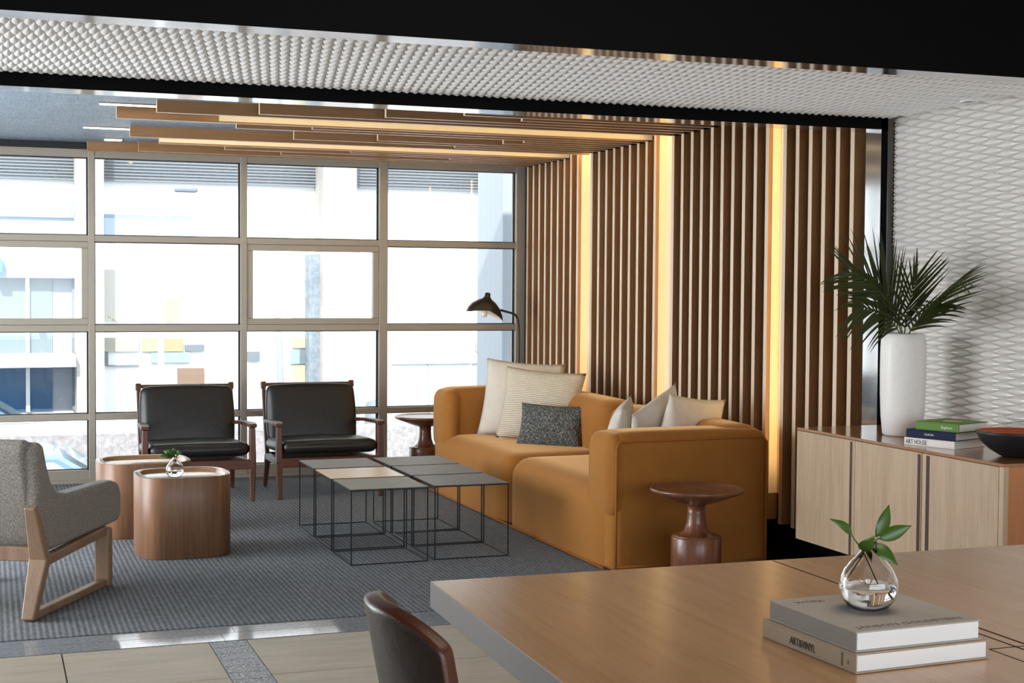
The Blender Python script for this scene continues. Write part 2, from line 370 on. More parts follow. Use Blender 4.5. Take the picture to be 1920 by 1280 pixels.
# ceilings, beams
struct('ceiling', MB().box(-3.2, 3.97, YB+.14, 10.9, 2.374, 2.5), 'blue_ceiling', 'blue grey textured ceiling of the lounge alcove')
def beam(y0, y1, x0, x1, ztop, name, label):
    mb = MB().box(x0, x1, y0, y1, ZB, ztop, [0, 0, 0, 0, 0, 0]); mb.mi[0] = 1
    return struct(name, mb, ['black', 'black_mirror'], label)
beam(YB, YB+.145, -3.2, 3.915, 2.45, 'trim_3', 'black steel beam over the lounge opening')
beam(4.185, 4.30, -3.2, 3.97, 3.2, 'trim_4', 'deep black bulkhead beam at the top of the view')
pb = MB().box(XW, XW+.035, YB, YB+.125, 0, 2.45, 0); pb.mi[4] = 1
struct('trim_5', pb, ['black', 'black_mirror'], 'black steel post at the end of the slatted wall')
struct('ceiling_2', MB().box(-3.2, 4.2, 4.30, YB, 2.2, 2.3), 'void', 'black soffit above the white relief panels')
struct('ceiling_3', MB().box(-3.2, 6.2, -3.2, 4.185, 2.9, 3.05), 'dark_wall', 'dark ceiling over the foreground')
# relief panels: staggered lens shaped bumps (same product on the ceiling and on the right wall)
LP, LL, LH = .0355, .19, .017
def lens(mb, P):                    # P(u, v, h): across, along, out of the panel
    nu, nv = 6, 8; vs = []; fs = []
    for j in range(nv+1):
        v = -1+2*j/nv; w = .5+.5*math.cos(PI*v); w = max(w, .015)
        for i in range(nu+1):
            t_ = -math.cos(PI*i/nu); vs.append(P(t_*w*LP/2, v*LL/2, LH*w**.6*math.sqrt(max(0, 1-t_*t_))))
    for j in range(nv):
        for i in range(nu): o = j*(nu+1)+i; fs.append((o, o+1, o+nu+2, o+nu+1))
    mb.add(vs, fs, 0, True)
def relief(u0, u1, v0, v1, Q):
    mb = MB(); k = 0; u = u0+LP/2
    while u < u1:
        v = v0+(0 if k % 2 else LL/2)
        while v < v1+LL/2:
            lens(mb, lambda a, b, h, u=u, v=v: Q(u+a, min(max(v+b, v0), v1), h)); v += LL
        u += LP/2; k += 1
    return mb
lat = relief(-2.15, 3.925, 4.305, YB-.004, lambda a, b, h: (a, b, 2.1985-h))
lat.box(-3.2, 3.96, 4.302, YB-.001, 2.198, 2.2)
lo = lat.build('ceiling_relief_panel', 'lattice'); tag(lo, 'white wave relief ceiling panel between the black beams', 'ceiling', kind='structure')
rw = relief(.70, 2.185, 3.75, 5.775, lambda a, b, h: (3.957-h, b, a)); rw.mi = [1]*len(rw.mi)
rw.box(3.957, 4.2, 2.2, 5.90, 0, 2.3, 1)
rwo = struct('wall_right', rw, ['lattice', 'white_gloss'], 'white glossy wave relief wall above the sideboard')

# slatted wall and ceiling
struct('wall_right_2', MB().box(3.957, 4.1, 5.90, 10.9, 0, 2.5), 'dark_wall', 'dark backing wall behind the wood slats')
struct('baseboard_right', MB().box(3.90, 3.957, 5.91, 10.52, 0, .17), 'black', 'black recessed base under the wood slats')
cl = thing('slat_cladding', 'oak slats lining the right wall and folding over onto the ceiling', 'wall cladding', (XW, 8.2, 0))
P = .1245*1.0078; Y1 = 10.369*1.0078
left = {0: .649, 1: .979, 2: 1.94, 3: 3.14, 4: 1.511, 5: 2.35, 6: 1.051, 9: .833, 10: 2.9, 11: 1.806, 12: 2.313, 13: 3.106, 14: 3.2, 15: 1.368, 16: 1.79, 17: .672, 20: .849, 21: 1.371, 22: 2.033, 23: 2.773, 24: 2.4, 25: 3.1, 26: 2.8, 27: 3.2, 28: 2.6, 29: 3.0}
TH = .034
for k in range(36):
    yn = Y1-P*k-(.055 if k >= 30 else 0)
    if k not in (9, 19): mb = MB().box(XW, XW+.077, yn, yn+TH, .17, 2.372, [0, 0, 0, 0, 1, 0])
    if k not in (9, 19): o = mb.build('slat', ['slat_side', 'slat_edge']); place_in(o, cl)
    if yn > YB+.16 and k not in (7, 8, 18, 19):
        xl = left.get(k, 3.0)
        mb = MB().box(xl, XW+.03, yn, yn+TH, 2.308, 2.374, [1, 0, 0, 0, 1, 0])
        o = mb.build('ceiling_slat', ['slat_side_x', 'slat_edge_x']); place_in(o, cl)
def led(yn, yf, xl, z0, cn=None, cf=None):       # strip on the window side of the near slat, wall then ceiling
    mb = MB().box(XW+.045, XW+.057, yn+TH, yn+TH+.008, z0, 2.36)
    if xl is not None: mb.box(xl, XW+.05, cn+TH, cn+TH+.008, 2.345, 2.357)
    o = mb.build('light_strip', 'led'); o['label'] = 'glowing warm light strip'; place_in(o, cl)
    g = yf-yn-TH                                             # added cream lining that brightens the slot glow: far side, back, ceiling
    tr = MB().box(XW+.022, XW+.077, yf-.004, yf, z0-.12, 2.372).box(XW+.070, XW+.0765, yn+TH, yf, z0-.12, 2.372)
    if xl is not None: tr.box(xl, XW+.03, cf-.004, cf, 2.316, 2.372).box(xl, XW+.05, cn+TH, cf, 2.368, 2.3735)
    o = tr.build('added_slot_lining', 'slot'); place_in(o, cl)
led(Y1-P*10, Y1-P*8, 1.051, .3, Y1-P*9, Y1-P*6); led(Y1-P*20, Y1-P*18, 1.23, .3, Y1-P*20, Y1-P*17); led(Y1-P*30-.055, Y1-P*29, None, .43)

# window wall
w1 = thing('window_1', 'large gridded street window with bronze frame', 'window', (1.7, 10.62, 0)); w1['kind'] = 'structure'
YF = 10.56
mull = [(-3.2, -2.2), (-1.44, -1.397), (-.395, -.352), (.66, .704), (1.716, 1.762), (2.744, 2.808), (3.825, 3.90)]
trans = [(2.273, 2.33), (1.690, 1.735), (1.063, 1.110), (.445, .488), (.02, .095)]
for a, b in mull[1:]:
    o = MB().box(a, b, YF, YF+.11, .02, 2.33).build('mullion', 'alu', None, .003); place_in(o, w1)
for z0, z1 in trans:
    o = MB().box(-2.2, 3.90, YF+.004, YF+.106, z0, z1).build('transom', 'alu', None, .003); place_in(o, w1)
o = MB().box(-2.2, 3.95, YF-.02, YF+.12, 0, .03).build('sill', 'alu', None, .003); place_in(o, w1)
o = MB().box(3.895, 3.957, YF-.05, YF+.11, .02, 2.36).build('jamb', 'gasket'); place_in(o, w1)
o = MB().box(-2.2, .66, YF-.03, YF+.11, 2.33, 2.374).build('head_cover', 'gasket'); place_in(o, w1)
zr = [(.095, .445), (.488, 1.063), (1.110, 1.690), (1.735, 2.273)]
for ci in range(len(mull)-1):
    xa = mull[ci][1]; xb = mull[ci+1][0]
    for ri, (z0, z1) in enumerate(zr):
        o = MB().box(xa, xb, YF+.05, YF+.056, z0, z1).build('pane', 'pane'); place_in(o, w1)
        g = MB()                                             # thin gasket round each pane
        for a, b, c, d in ((xa, xb, z0, z0+.006), (xa, xb, z1-.006, z1), (xa, xa+.006, z0, z1), (xb-.010, xb, z0, z1)): g.box(a, b, YF+.046, YF+.062, c, d)
        o = g.build('gasket', 'gasket'); place_in(o, w1)
        if ri == 2 and ci in (2, 4):
            sh = MB()
            for a, b, c, d in ((xa, xb, z0, z0+.045), (xa, xb, z1-.045, z1), (xa, xa+.045, z0+.045, z1-.045), (xb-.045, xb, z0+.045, z1-.045)): sh.box(a, b, YF+.012, YF+.06, c, d)
            o = sh.build('sash', 'alu', None, .003); place_in(o, w1)
struct('wall_back', MB().box(-3.2, 4.1, 10.56, 10.68, 2.33, 3.3).box(3.957, 5.5, 10.56, 10.68, -.1, 3.3).box(-3.2, 4.1, 10.56, 10.68, -.3, .0), 'facade_grey', 'wall around the street window')
# left wall, front wall and far right side of the room, with their window openings (outside the frame)
lw = MB().box(-3.3, -3.2, -3.2, 4.6, 0, 3.1).box(-3.3, -2.2, 4.5, 4.6, 0, 3.1).box(-2.3, -2.2, 4.6, 10.56, 2.25, 3.1).box(-2.3, -2.2, 10.3, 10.56, 0, 2.25).box(-2.3, -2.2, 7.3, 7.4, 0, 2.25)
struct('wall_left', lw, 'lattice', 'left wall with tall windows')
fwm = MB().box(-3.3, -1.8, -3.3, -3.2, 0, 3.1).box(-1.8, 5.2, -3.3, -3.2, 2.6, 3.1).box(5.2, 6.3, -3.3, -3.2, 0, 3.1).box(-1.8, 5.2, -3.3, -3.2, 0, .5)
struct('wall_front', fwm, 'lattice', 'front wall with a wide window')
struct('wall_side', MB().box(6.2, 6.3, -3.3, 4.3, 0, 3.1).box(4.2, 6.3, 4.2, 4.3, 0, 3.1), 'lattice', 'far right wall of the front room')

# ------------------------------------------------------------------ ceiling lights
def ceil_light(x0, x1, y, w, lab):
    t = thing('ceiling_light', lab, 'ceiling light', ((x0+x1)/2, y, 2.374))
    o = MB().box(x0, x1, y-w/2, y+w/2, 2.366, 2.374).build('housing', 'alu'); place_in(o, t)
    o = MB().box(x0+.004, x1-.004, y-w/2+.003, y+w/2-.003, 2.362, 2.366).build('diffuser', 'led_white'); place_in(o, t)
ceil_light(.569, .95, 8.18, .05, 'slim white linear light on the blue ceiling, the one nearer the black beam')
ceil_light(.561, .92, 9.455, .05, 'slim white linear light on the blue ceiling, behind the first one')
ceil_light(.742, .86, 10.2, .09, 'short white light fitting on the blue ceiling near the window head')
d = thing('downlight', 'tiny recessed downlight in the relief ceiling above the sideboard', 'ceiling light', (3.758, 4.991, 2.16))
MB().lathe([(.022, .004), (.030, .0), (.032, .002), (.032, .006)], 20, cap=False).build('trim_ring', 'lattice', d)
MB().lathe([(.0, .006), (.022, .006), (.022, .003)], 20).build('aperture', 'dark_red', d)

# ------------------------------------------------------------------ sofa
sf = thing('sofa', 'long ochre velvet two module sofa along the slatted wall', 'sofa', (3.3, 8.0, 0))
def part(mb, name, mat, root, **kw): return place_in(mb.build(name, mat, **kw), root)
SY0, SYM, SY1 = 6.50, 8.0, 9.56
part(MB().softbox(2.85, 3.72, 6.55, SYM-.004, -.12, .41, .11, .012, 14), 'seat', 'velvet', sf, zmin=.010)
part(MB().softbox(2.84, 3.72, SYM+.004, 9.5, -.12, .405, .11, .012, 14), 'seat', 'velvet', sf, zmin=.010)
part(MB().softbox(3.46, 3.745, 6.52, SYM-.003, -.12, .70, .10, .012, 14), 'backrest', 'velvet', sf, zmin=.010)
part(MB().softbox(3.46, 3.745, SYM+.003, 9.54, -.12, .71, .10, .012, 14), 'backrest', 'velvet', sf, zmin=.010)
part(MB().softbox(2.872, 3.745, SY0, 6.80, -.12, .685, .075, .006, 14).softbox(2.852, 2.98, SY0+.012, 6.81, .262, .672, .055, .010, 8), 'arm', 'velvet', sf, zmin=.010)
part(MB().softbox(2.862, 3.745, 9.25, SY1, -.12, .715, .09, .008, 14).softbox(2.853, 2.98, 9.24, SY1-.010, .30, .70, .06, .008, 8), 'arm', 'velvet', sf, zmin=.010)
pip = MB()
zt, xf, xb = .645, 2.885, 3.715
pip.tube([(xf, SY0+.004, .02), (xf, SY0+.004, zt-.03), (xf+.01, SY0+.004, zt-.008), (xf+.03, SY0+.004, zt), (xb-.03, SY0+.004, zt+.004), (xb, SY0+.004, zt-.02), (xb, SY0+.004, .02)], .007, 8)
pip.tube([(2.842, 6.56, .017), (2.834, 8.0, .017), (2.826, 9.5, .017)], .006, 8)
pip.tube([(xf, SY0+.004, .028), (xb, SY0+.004, .028)], .007, 8)
part(pip, 'piping', 'piping', sf)

def cushion(name, label, c, normal, w, h, t, mat, tilt, spin=0, group=None, corner=.07, sag=0):
    nx, ny_ = normal; rz = math.atan2(ny_, nx)+PI/2            # local -y faces the normal
    o = MB().pillow(w, h, t, corner=corner, sag=sag).build(name, mat)
    o.rotation_euler = (Matrix.Rotation(rz, 4, 'Z') @ Matrix.Rotation(-tilt, 4, 'X') @ Matrix.Rotation(spin, 4, 'Y')).to_euler(); o.location = c
    tag(o, label, 'cushion', group); return o
G = 'scatter cushions on the ochre sofa'
cushion('cushion', 'large plain cream cushion leaning in the far corner of the sofa', (3.31, 9.02, .655), (-.55, -.84), .54, .52, .17, 'cream', .26, .06, G)
cushion('cushion', 'cream cable knit cushion between the plain cream cushion and the charcoal one', (3.34, 8.74, .635), (-.60, -.80), .54, .48, .17, 'knit', .30, .07, G)
cushion('lumbar_cushion', 'small charcoal tweed lumbar cushion in front of the knit cushion', (3.31, 8.47, .527), (-.66, -.75), .44, .28, .13, 'tweed', .30, .03, G)
cushion('cushion', 'pale grey cushion at the near end of the sofa, leftmost behind the near arm', (3.26, 7.32, .60), (-.80, .45), .40, .36, .13, 'offwhite', .25, .12, G)
cushion('cushion', 'white cushion with pointed corner showing above the near sofa arm', (3.36, 7.07, .62), (-.55, .80), .44, .42, .15, 'offwhite', .18, .35, G)
cushion('cushion', 'cream cushion nearest the slats, its corner above the near sofa arm', (3.50, 6.955, .62), (-.30, .9), .44, .42, .15, 'cream', .22, -.12, G)

# ------------------------------------------------------------------ cube tables
def cube_table(x0, y0, label, mat):
    w, h, r = .40, .386, .0055
    t = thing('cube_table', label, 'coffee table', (x0+w/2, y0+w/2, .006), 0, 'wire cube tables in front of the sofa')
    h -= .006; a = w/2
    f = MB()
    cs = [(-a+r/2, -a+r/2), (a-r/2, -a+r/2), (a-r/2, a-r/2), (-a+r/2, a-r/2)]
    for k in range(4):
        (ax, ay), (bx, by) = cs[k], cs[(k+1) % 4]
        f.bar((ax, ay, 0), (ax, ay, h-.004), r, r, (0, 1, 0)); f.bar((ax, ay, r/2), (bx, by, r/2), r, r); f.bar((ax, ay, h-.007), (bx, by, h-.007), r, r)
    f.build('wire_frame', 'steel_rod', t)
    MB().box(-a, a, -a, a, h-.004, h).build('tabletop', mat, t)
    return t
spec = [(1.69, 7.05, 'wire cube table nearest the camera in the left column, olive bronze top', 'bronze_olive'), (1.69, 7.49, 'wire cube table with the tan top', 'tan_plate'), (1.69, 7.93, 'wire cube table at the window end of the left column', 'bronze'),
        (2.13, 7.07, 'wire cube table nearest the camera in the column beside the sofa', 'bronze'), (2.13, 7.50, 'middle wire cube table in the column beside the sofa, dark top', 'bronze'), (2.13, 7.93, 'wire cube table at the window end of the column beside the sofa', 'bronze')]
for s_ in spec: cube_table(*s_)

# ------------------------------------------------------------------ leather lounge chairs
def lounge_chair(x, label):
    t = thing('lounge_chair', label, 'armchair', (x, 9.37, .006), 0, 'leather lounge chairs at the window')
    for sx in (-1, 1):
        f = MB().bar((sx*.335, 0, 0), (sx*.338, .012, .24), .030, .034, (0, 1, 0), .042, .046).bar((sx*.338, .012, .24), (sx*.336, .018, .475), .042, .046, (0, 1, 0), .036, .04)
        f.build('leg', 'walnut', t, .006, zmin=0)
        MB().bar((sx*.310, .675, 0), (sx*.300, .62, .225), .028, .032, (0, 1, 0), .04, .044).build('leg', 'walnut', t, .006, zmin=0)
        a = MB(); pts = [(sx*.338, -.012, .486), (sx*.336, .06, .490), (sx*.325, .35, .478), (sx*.312, .62, .455)]
        for (p, q, w0, w1) in ((pts[0], pts[1], .05, .062), (pts[1], pts[2], .062, .046), (pts[2], pts[3], .046, .034)): a.bar(p, q, w0, .024, (0, 0, 1), w1, .024)
        a.build('armrest', 'walnut_x', t, .006)
        MB().bar((sx*.325, .02, .235), (sx*.302, .64, .215), .03, .045).build('side_rail', 'walnut_x', t, .005)
        MB().bar((sx*.306, .60, .215), (sx*.310, .735, .695), .028, .034, (0, 1, 0), .026, .03).bar((sx*.310, .728, .675), (sx*.311, .742, .718), .036, .042, (0, 1, 0)).build('back_post', 'walnut', t, .006)
    MB().bar((-.34, .012, .238), (.34, .012, .238), .045, .062).build('front_rail', 'walnut_x', t, .005)
    MB().bar((-.30, .63, .22), (.30, .63, .22), .03, .045).build('rear_rail', 'walnut_x', t, .005)
    MB().bar((-.31, .737, .70), (.31, .737, .70), .024, .024).build('top_rail', 'walnut_x', t, .005)
    mtx = Matrix.Translation((0, .30, .322)) @ Matrix.Rotation(-.05, 4, 'X') @ Matrix.Rotation(PI/2, 4, 'X')
    MB().softbox(-.318, .318, -.045, .045, -.30, .31, .042, .016, 12, M4=mtx).build('seat_cushion', 'leather', t)
    mtx = Matrix.Translation((0, .61, .50)) @ Matrix.Rotation(-.245, 4, 'X')
    MB().softbox(-.305, .305, -.045, .045, -.20, .205, .04, .012, 12, M4=mtx).build('back_cushion', 'leather', t)
    return t
lounge_chair(1.262, 'black leather walnut armchair behind the wooden drum tables')
lounge_chair(2.108, 'black leather walnut armchair behind the wire cube tables')

# ------------------------------------------------------------------ turned side tables
def side_table(x, y, z0, label):
    t = thing('side_table', label, 'side table', (x, y, z0), 0, 'turned walnut pedestal tables')
    MB().lathe([(.0, 0), (.112, 0), (.118, .004), (.118, .232), (.114, .238)], 12).build('base', 'table_walnut', t)
    o = MB().lathe([(.114, .238), (.085, .242), (.058, .262), (.046, .300), (.042, .345), (.042, .385)], 40).build('stem', 'table_walnut', t)
    MB().lathe([(.0, .38), (.045, .385), (.09, .397), (.15, .420), (.212, .443), (.218, .450), (.219, .462), (.214, .4635), (.209, .4605), (.2, .456), (.0, .456)], 64).build('tabletop', 'table_walnut', t)
    return t
side_table(3.115, 6.10, .002, 'turned walnut pedestal table against the near side of the sofa')
side_table(2.945, 10.02, .006, 'turned walnut pedestal table between the right leather armchair and the sofa')

# ------------------------------------------------------------------ drum tables
def drum(x, y, rx, ry, h, rz, label):
    t = thing('drum_table', label, 'coffee table', (x, y, .006), rz, 'wooden drum tables on the carpet')
    n = 72
    def ring(k, e=3.3):
        return [(rx*k*math.copysign(abs(math.cos(a))**(2/e), math.cos(a)), ry*k*math.copysign(abs(math.sin(a))**(2/e), math.sin(a))) for a in [2*PI*i/n for i in range(n)]]
    def loft(levels, mb, cap0, cap1):
        vs = []; fs = []
        for k, z in levels: vs += [(p[0], p[1], z) for p in ring(k)]
        for i in range(len(levels)-1):
            for j in range(n): fs.append((i*n+j, i*n+(j+1) % n, (i+1)*n+(j+1) % n, (i+1)*n+j))
        if cap0: fs.append(tuple(range(n-1, -1, -1)))
        if cap1: fs.append(tuple((len(levels)-1)*n+j for j in range(n)))
        mb.add(vs, fs, 0, True)
    b = MB(); loft([(.985, 0), (1, .004), (1, h-.003), (.992, h)], b, True, False); b.build('body', 'drum', t)
    b = MB(); loft([(.992, h), (.93, h-.001), (.905, h-.006)], b, False, False); b.build('rim', 'drum_top', t)
    b = MB(); loft([(.905, h-.006), (.875, h-.020), (.86, h-.022)], b, False, True); b.build('tray', 'drum_top', t)
    return t
drum(.945, 7.695, .238, .225, .415, .04, 'wooden drum table nearer the camera, holding the small glass vase')
drum(.815, 8.375, .252, .225, .410, .05, 'wooden drum table set behind the one with the glass vase')

# ------------------------------------------------------------------ bud vases and sprigs
def bud_vase(x, y, z, s, label):
    t = thing('bud_vase', label, 'vase', (x, y, z)); t.scale = (s, s, s)
    po = [(.0, 0), (.022, .0), (.036, .006), (.048, .020), (.0535, .038), (.052, .055), (.044, .073), (.032, .089), (.020, .102), (.0135, .112), (.0125, .118), (.0140, .1225)]
    pi = [(.0118, .1225), (.0104, .118), (.0114, .112), (.018, .101), (.030, .0875), (.042, .072), (.050, .054), (.0512, .038), (.046, .021), (.034, .008), (.020, .003), (.0, .003)]
    MB().lathe(po+pi, 48, cap=False).build('glass_body', 'glass', t)
    MB().lathe([(.0, .0034), (.020, .0034), (.0336, .0084), (.0456, .0213), (.0508, .038), (.0503, .045), (.0, .045)], 48, cap=False).build('water', 'water', t)
    return t
def leaf_mb(mb, base, tip, width, bend, mat=0, upv=(0, 0, 1), n=8):
    base, tip = Vector(base), Vector(tip); d = tip-base; a = d.normalized(); s = a.cross(Vector(upv)); s.normalize(); nrm = s.cross(a)
    vs = []; fs = []
    for i in range(n+1):
        k = i/n; c = base+d*k+nrm*(bend*math.sin(PI*k)); w = width*.5*(math.sin(PI*min(1, k*1.02)**.8)**.9) if 0 < k < 1 else .0004
        vs += [c-s*w+nrm*w*.35, c, c+s*w+nrm*w*.35]
    for i in range(n): o = i*3; fs += [(o, o+1, o+4, o+3), (o+1, o+2, o+5, o+4)]
    mb.add(vs, fs, mat, True)
def sprig(x, y, z, label, stems, leaves, s=1):
    t = thing('leaf_sprig', label, 'plant', (x, y, z)); t.scale = (s, s, s)
    st = MB()
    for p in stems: st.tube(p, .0011, 6)
    st.build('stem', 'stem', t)
    for b, tp, w, bd in leaves:
        mb = MB(); leaf_mb(mb, b, tp, w, bd, upv=(.1, -1, .35)); o = mb.build('leaf', 'leaf2', t)
        sm = o.modifiers.new('thickness', 'SOLIDIFY'); sm.thickness = .0006
    return t
def loc(px, py, Y, o): p = at(px, py, Y); return tuple(p-Vector(o))
VB = (1.497, 2.248, .8205); vo = VB
bud_vase(*VB, 1.0, 'clear glass bud vase with water on the stacked grey books')
q = lambda x_, y_, dy=0: loc(x_, y_, 2.248+dy, vo)
sprig(*VB, 'green leafy sprig in the glass vase on the books',
      [[q(1582, 1095), q(1617, 1042), q(1622, 1028), q(1638, 1010), q(1645, 1012)], [q(1662, 1128, .01), q(1621, 1040), q(1612, 1024), q(1600, 1008), q(1596, 1000)], [q(1620, 1034), q(1632, 1024), q(1648, 1008)]],
      [(q(1597, 1002), q(1556, 972, -.01), .017, .006), (q(1642, 1007), q(1667, 946, .01), .026, .003), (q(1648, 1010), q(1709, 985, -.01), .026, -.003), (q(1630, 1020), q(1683, 1059, -.03), .028, .004), (q(1611, 1028), q(1640, 1004, -.025), .026, .004), (q(1622, 1026), q(1634, 1054, -.02), .012, .002)])
VA = (.905, 7.66, .4005)
bud_vase(*VA, .88, 'small glass bud vase standing on the nearer drum table')
q2 = lambda x_, y_, dy=0: loc(x_, y_, 7.66+dy, VA)
sprig(*VA, 'short leafy sprig in the small vase on the drum table',
      [[q2(336, 884), q2(330, 866), q2(327, 856), q2(322, 851)], [q2(320, 884), q2(329, 862), q2(333, 850)]],
      [(q2(326, 855), q2(298, 855, -.02), .03, .010), (q2(328, 852), q2(306, 845, .02), .03, .008), (q2(329, 852), q2(324, 841, .04), .03, .006), (q2(331, 851), q2(342, 850, -.03), .032, .010), (q2(328, 854), q2(316, 850, -.05), .03, .008)])

# ------------------------------------------------------------------ tweed armchair with sled frame
ac = thing('sled_armchair', 'grey tweed armchair on a pale wooden sled frame, seen from behind', 'armchair', (.055, 6.74, .006), -math.atan2(.468, .884))
YO = -.40        # rear foot in local y
for sx in (-1, 1):
    f = MB(); X_ = sx*.30
    Q = lambda s_, z_: (X_, YO+s_, z_)
    f.bar(Q(.04, 0), Q(.142, .245), .045, .055, (1, 0, 0), .045, .085); f.bar(Q(.142, .235), Q(.064, .474), .045, .08, (1, 0, 0), .040, .050)
    f.bar(Q(.03, .018), Q(.80, .018), .045, .034); f.bar(Q(.775, .0), Q(.775, .27), .045, .072, (1, 0, 0)); f.bar(Q(.13, .225), Q(.78, .258), .045, .042)
    f.build('sled_leg', 'ash', ac, .008, zmin=0)
MB().bar((-.30, YO+.135, .262), (.30, YO+.135, .262), .03, .06).bar((-.30, YO+.77, .25), (.30, YO+.77, .25), .03, .05).build('cross_rail', 'ash', ac, .005)
armp = [(.215, .262), (.115, .45), (.085, .60), (.075, .70), (.115, .738), (.158, .72), (.185, .64), (.225, .56), (.29, .502), (.40, .482), (.62, .482), (.86, .478), (.925, .46), (.955, .40), (.95, .31), (.925, .278), (.66, .272)]
armp = [(YO+a, b) for a, b in armp]
MB().prism(armp, .225, .315, 'x').build('arm', 'chair_tweed', ac, .026, 4)
MB().prism(armp, -.315, -.225, 'x').build('arm', 'chair_tweed', ac, .026, 4)
bk = [(.215, .262), (.115, .45), (.07, .60), (.05, .715), (.085, .748), (.13, .738), (.165, .62), (.21, .48), (.27, .36), (.30, .27)]
bk = [(YO+a, b) for a, b in bk]
MB().prism(bk, -.27, .27, 'x').build('backrest', 'chair_tweed', ac, .026, 4)
MB().softbox(-.23, .23, YO+.22, YO+.93, .27, .40, .05, .015, 10).build('seat_cushion', 'chair_tweed', ac)

# ------------------------------------------------------------------ floor lamp
LY = 10.12
lp = thing('floor_lamp', 'dark floor lamp with a witch hat shade behind the far end of the sofa', 'floor lamp', (3.69, LY, .004))
L = lambda px, py, dy=0: tuple(at(px, py, LY+dy)-Vector((3.69, LY, .004)))
pole = [(.003, 0, .02), (.0, 0, .6), L(973, 640), L(972, 606), L(970.5, 597), L(967, 591), L(962, 587.5), L(938, 581)]
MB().tube(pole, .0085, 10).build('pole', 'lamp', lp)
MB().lathe([(.0, 0), (.13, 0), (.13, .012), (.02, .022), (.0, .022)], 32).build('base', 'lamp', lp)
hd = MB(); n = 40
c0 = Vector(L(910, 584)); ax = Vector((.10, 0, 1)).normalized()
prof = [(.0, .140), (.015, .140), (.0205, .134), (.022, .112), (.033, .097), (.064, .083), (.094, .060), (.114, .028), (.122, -.006)]
def shade(rr, zz, a, inset=0):
    tl_ = 1.0 if rr < .03 else 1+(.16*math.cos(a) if math.cos(a) > 0 else -.20*math.cos(a))*(rr/.124)
    lowr = -.035*max(0, math.cos(a))*(rr/.124)**2 - .012*(rr/.124)**2*math.cos(2*a)
    return Vector(((rr-inset)*math.cos(a)*tl_*1.0, (rr-inset)*math.sin(a)*.82, zz+lowr-inset*.5))
tilt = Matrix.Rotation(math.radians(8), 4, 'Y')
for mat_, ins in ((0, 0), (1, .003)):
    vs = []; fs = []
    for rr, zz in prof:
        for k in range(n): vs.append(c0+(tilt @ shade(rr, zz, 2*PI*k/n, ins if rr > .01 else 0)))
    for i in range(len(prof)-1):
        for k in range(n): fs.append((i*n+k, i*n+(k+1) % n, (i+1)*n+(k+1) % n, (i+1)*n+k))
    if mat_ == 0: hd.add(vs, fs, 0, True)
    else: MB().add(vs, fs, 0, True).build('shade_lining', 'lamp_white', lp)
hd.build('lamp_shade', 'lamp', lp)
b_ = MB().lathe([(.0, -.03), (.018, -.024), (.026, -.008), (.024, .01), (.012, .03), (.0, .032)], 20, tuple(c0+Vector((-.01, 0, -.012)))); b_.build('bulb', 'bulb', lp)

# ------------------------------------------------------------------ sideboard
CX, CY0, CY1, CZ0, CZ1, CB = 3.452, 4.34, 5.772, .264, .77, 3.93
sb = thing('sideboard', 'pale oak wall hung sideboard under the white relief wall', 'sideboard', (3.69, 5.05, CZ0))
part(MB().box(CX+.022, CB, CY0, CY1, CZ0, CZ1-.012), 'carcass', 'oak_end', sb, bevel=.002)
part(MB().box(CX-.001, CB, CY0-.001, CY1+.001, CZ1-.012, CZ1), 'countertop', 'oak_top', sb, bevel=.0015)
def door(y0, y1, hy, lab=None):
    o = part(MB().box(CX, CX+.02, y0, y1, CZ0, CZ1-.014), 'door', 'oak', sb, bevel=.0015)
    if hy is not None:
        h = MB().box(CX-.0008, CX+.010, hy[0], hy[1], CZ0, CZ1-.02).build('pull_recess', 'dark_red'); h.parent = o; h.matrix_parent_inverse = o.matrix_basis.inverted(); h.matrix_world = Matrix.Identity(4)
        h.parent = o; h.matrix_parent_inverse = (sb.matrix_basis @ o.matrix_parent_inverse).inverted() if False else Matrix.Identity(4)
    return o
door(5.318, CY1, (5.322, 5.338)); door(4.833, 5.300, (4.838, 4.858)); door(4.368, 4.828, (4.780, 4.802))
part(MB().box(CX, CX+.02, 5.302, 5.316, CZ0, CZ1-.014), 'edge_strip', 'oak', sb)
part(MB().box(CX, CX+.022, CY0, 4.365, CZ0, CZ1-.012), 'end_strip', 'oak', sb)

tv = thing('tall_vase', 'tall white crackle ceramic vase on the sideboard', 'vase', (3.708, 5.335, CZ1))
MB().lathe([(.0, 0), (.074, 0), (.083, .006), (.091, .08), (.0955, .18), (.097, .28), (.0965, .38), (.094, .415), (.087, .434), (.076, .441), (.071, .437), (.077, .42), (.085, .40), (.085, .05), (.0, .03)], 56).build('body', 'vase', tv)

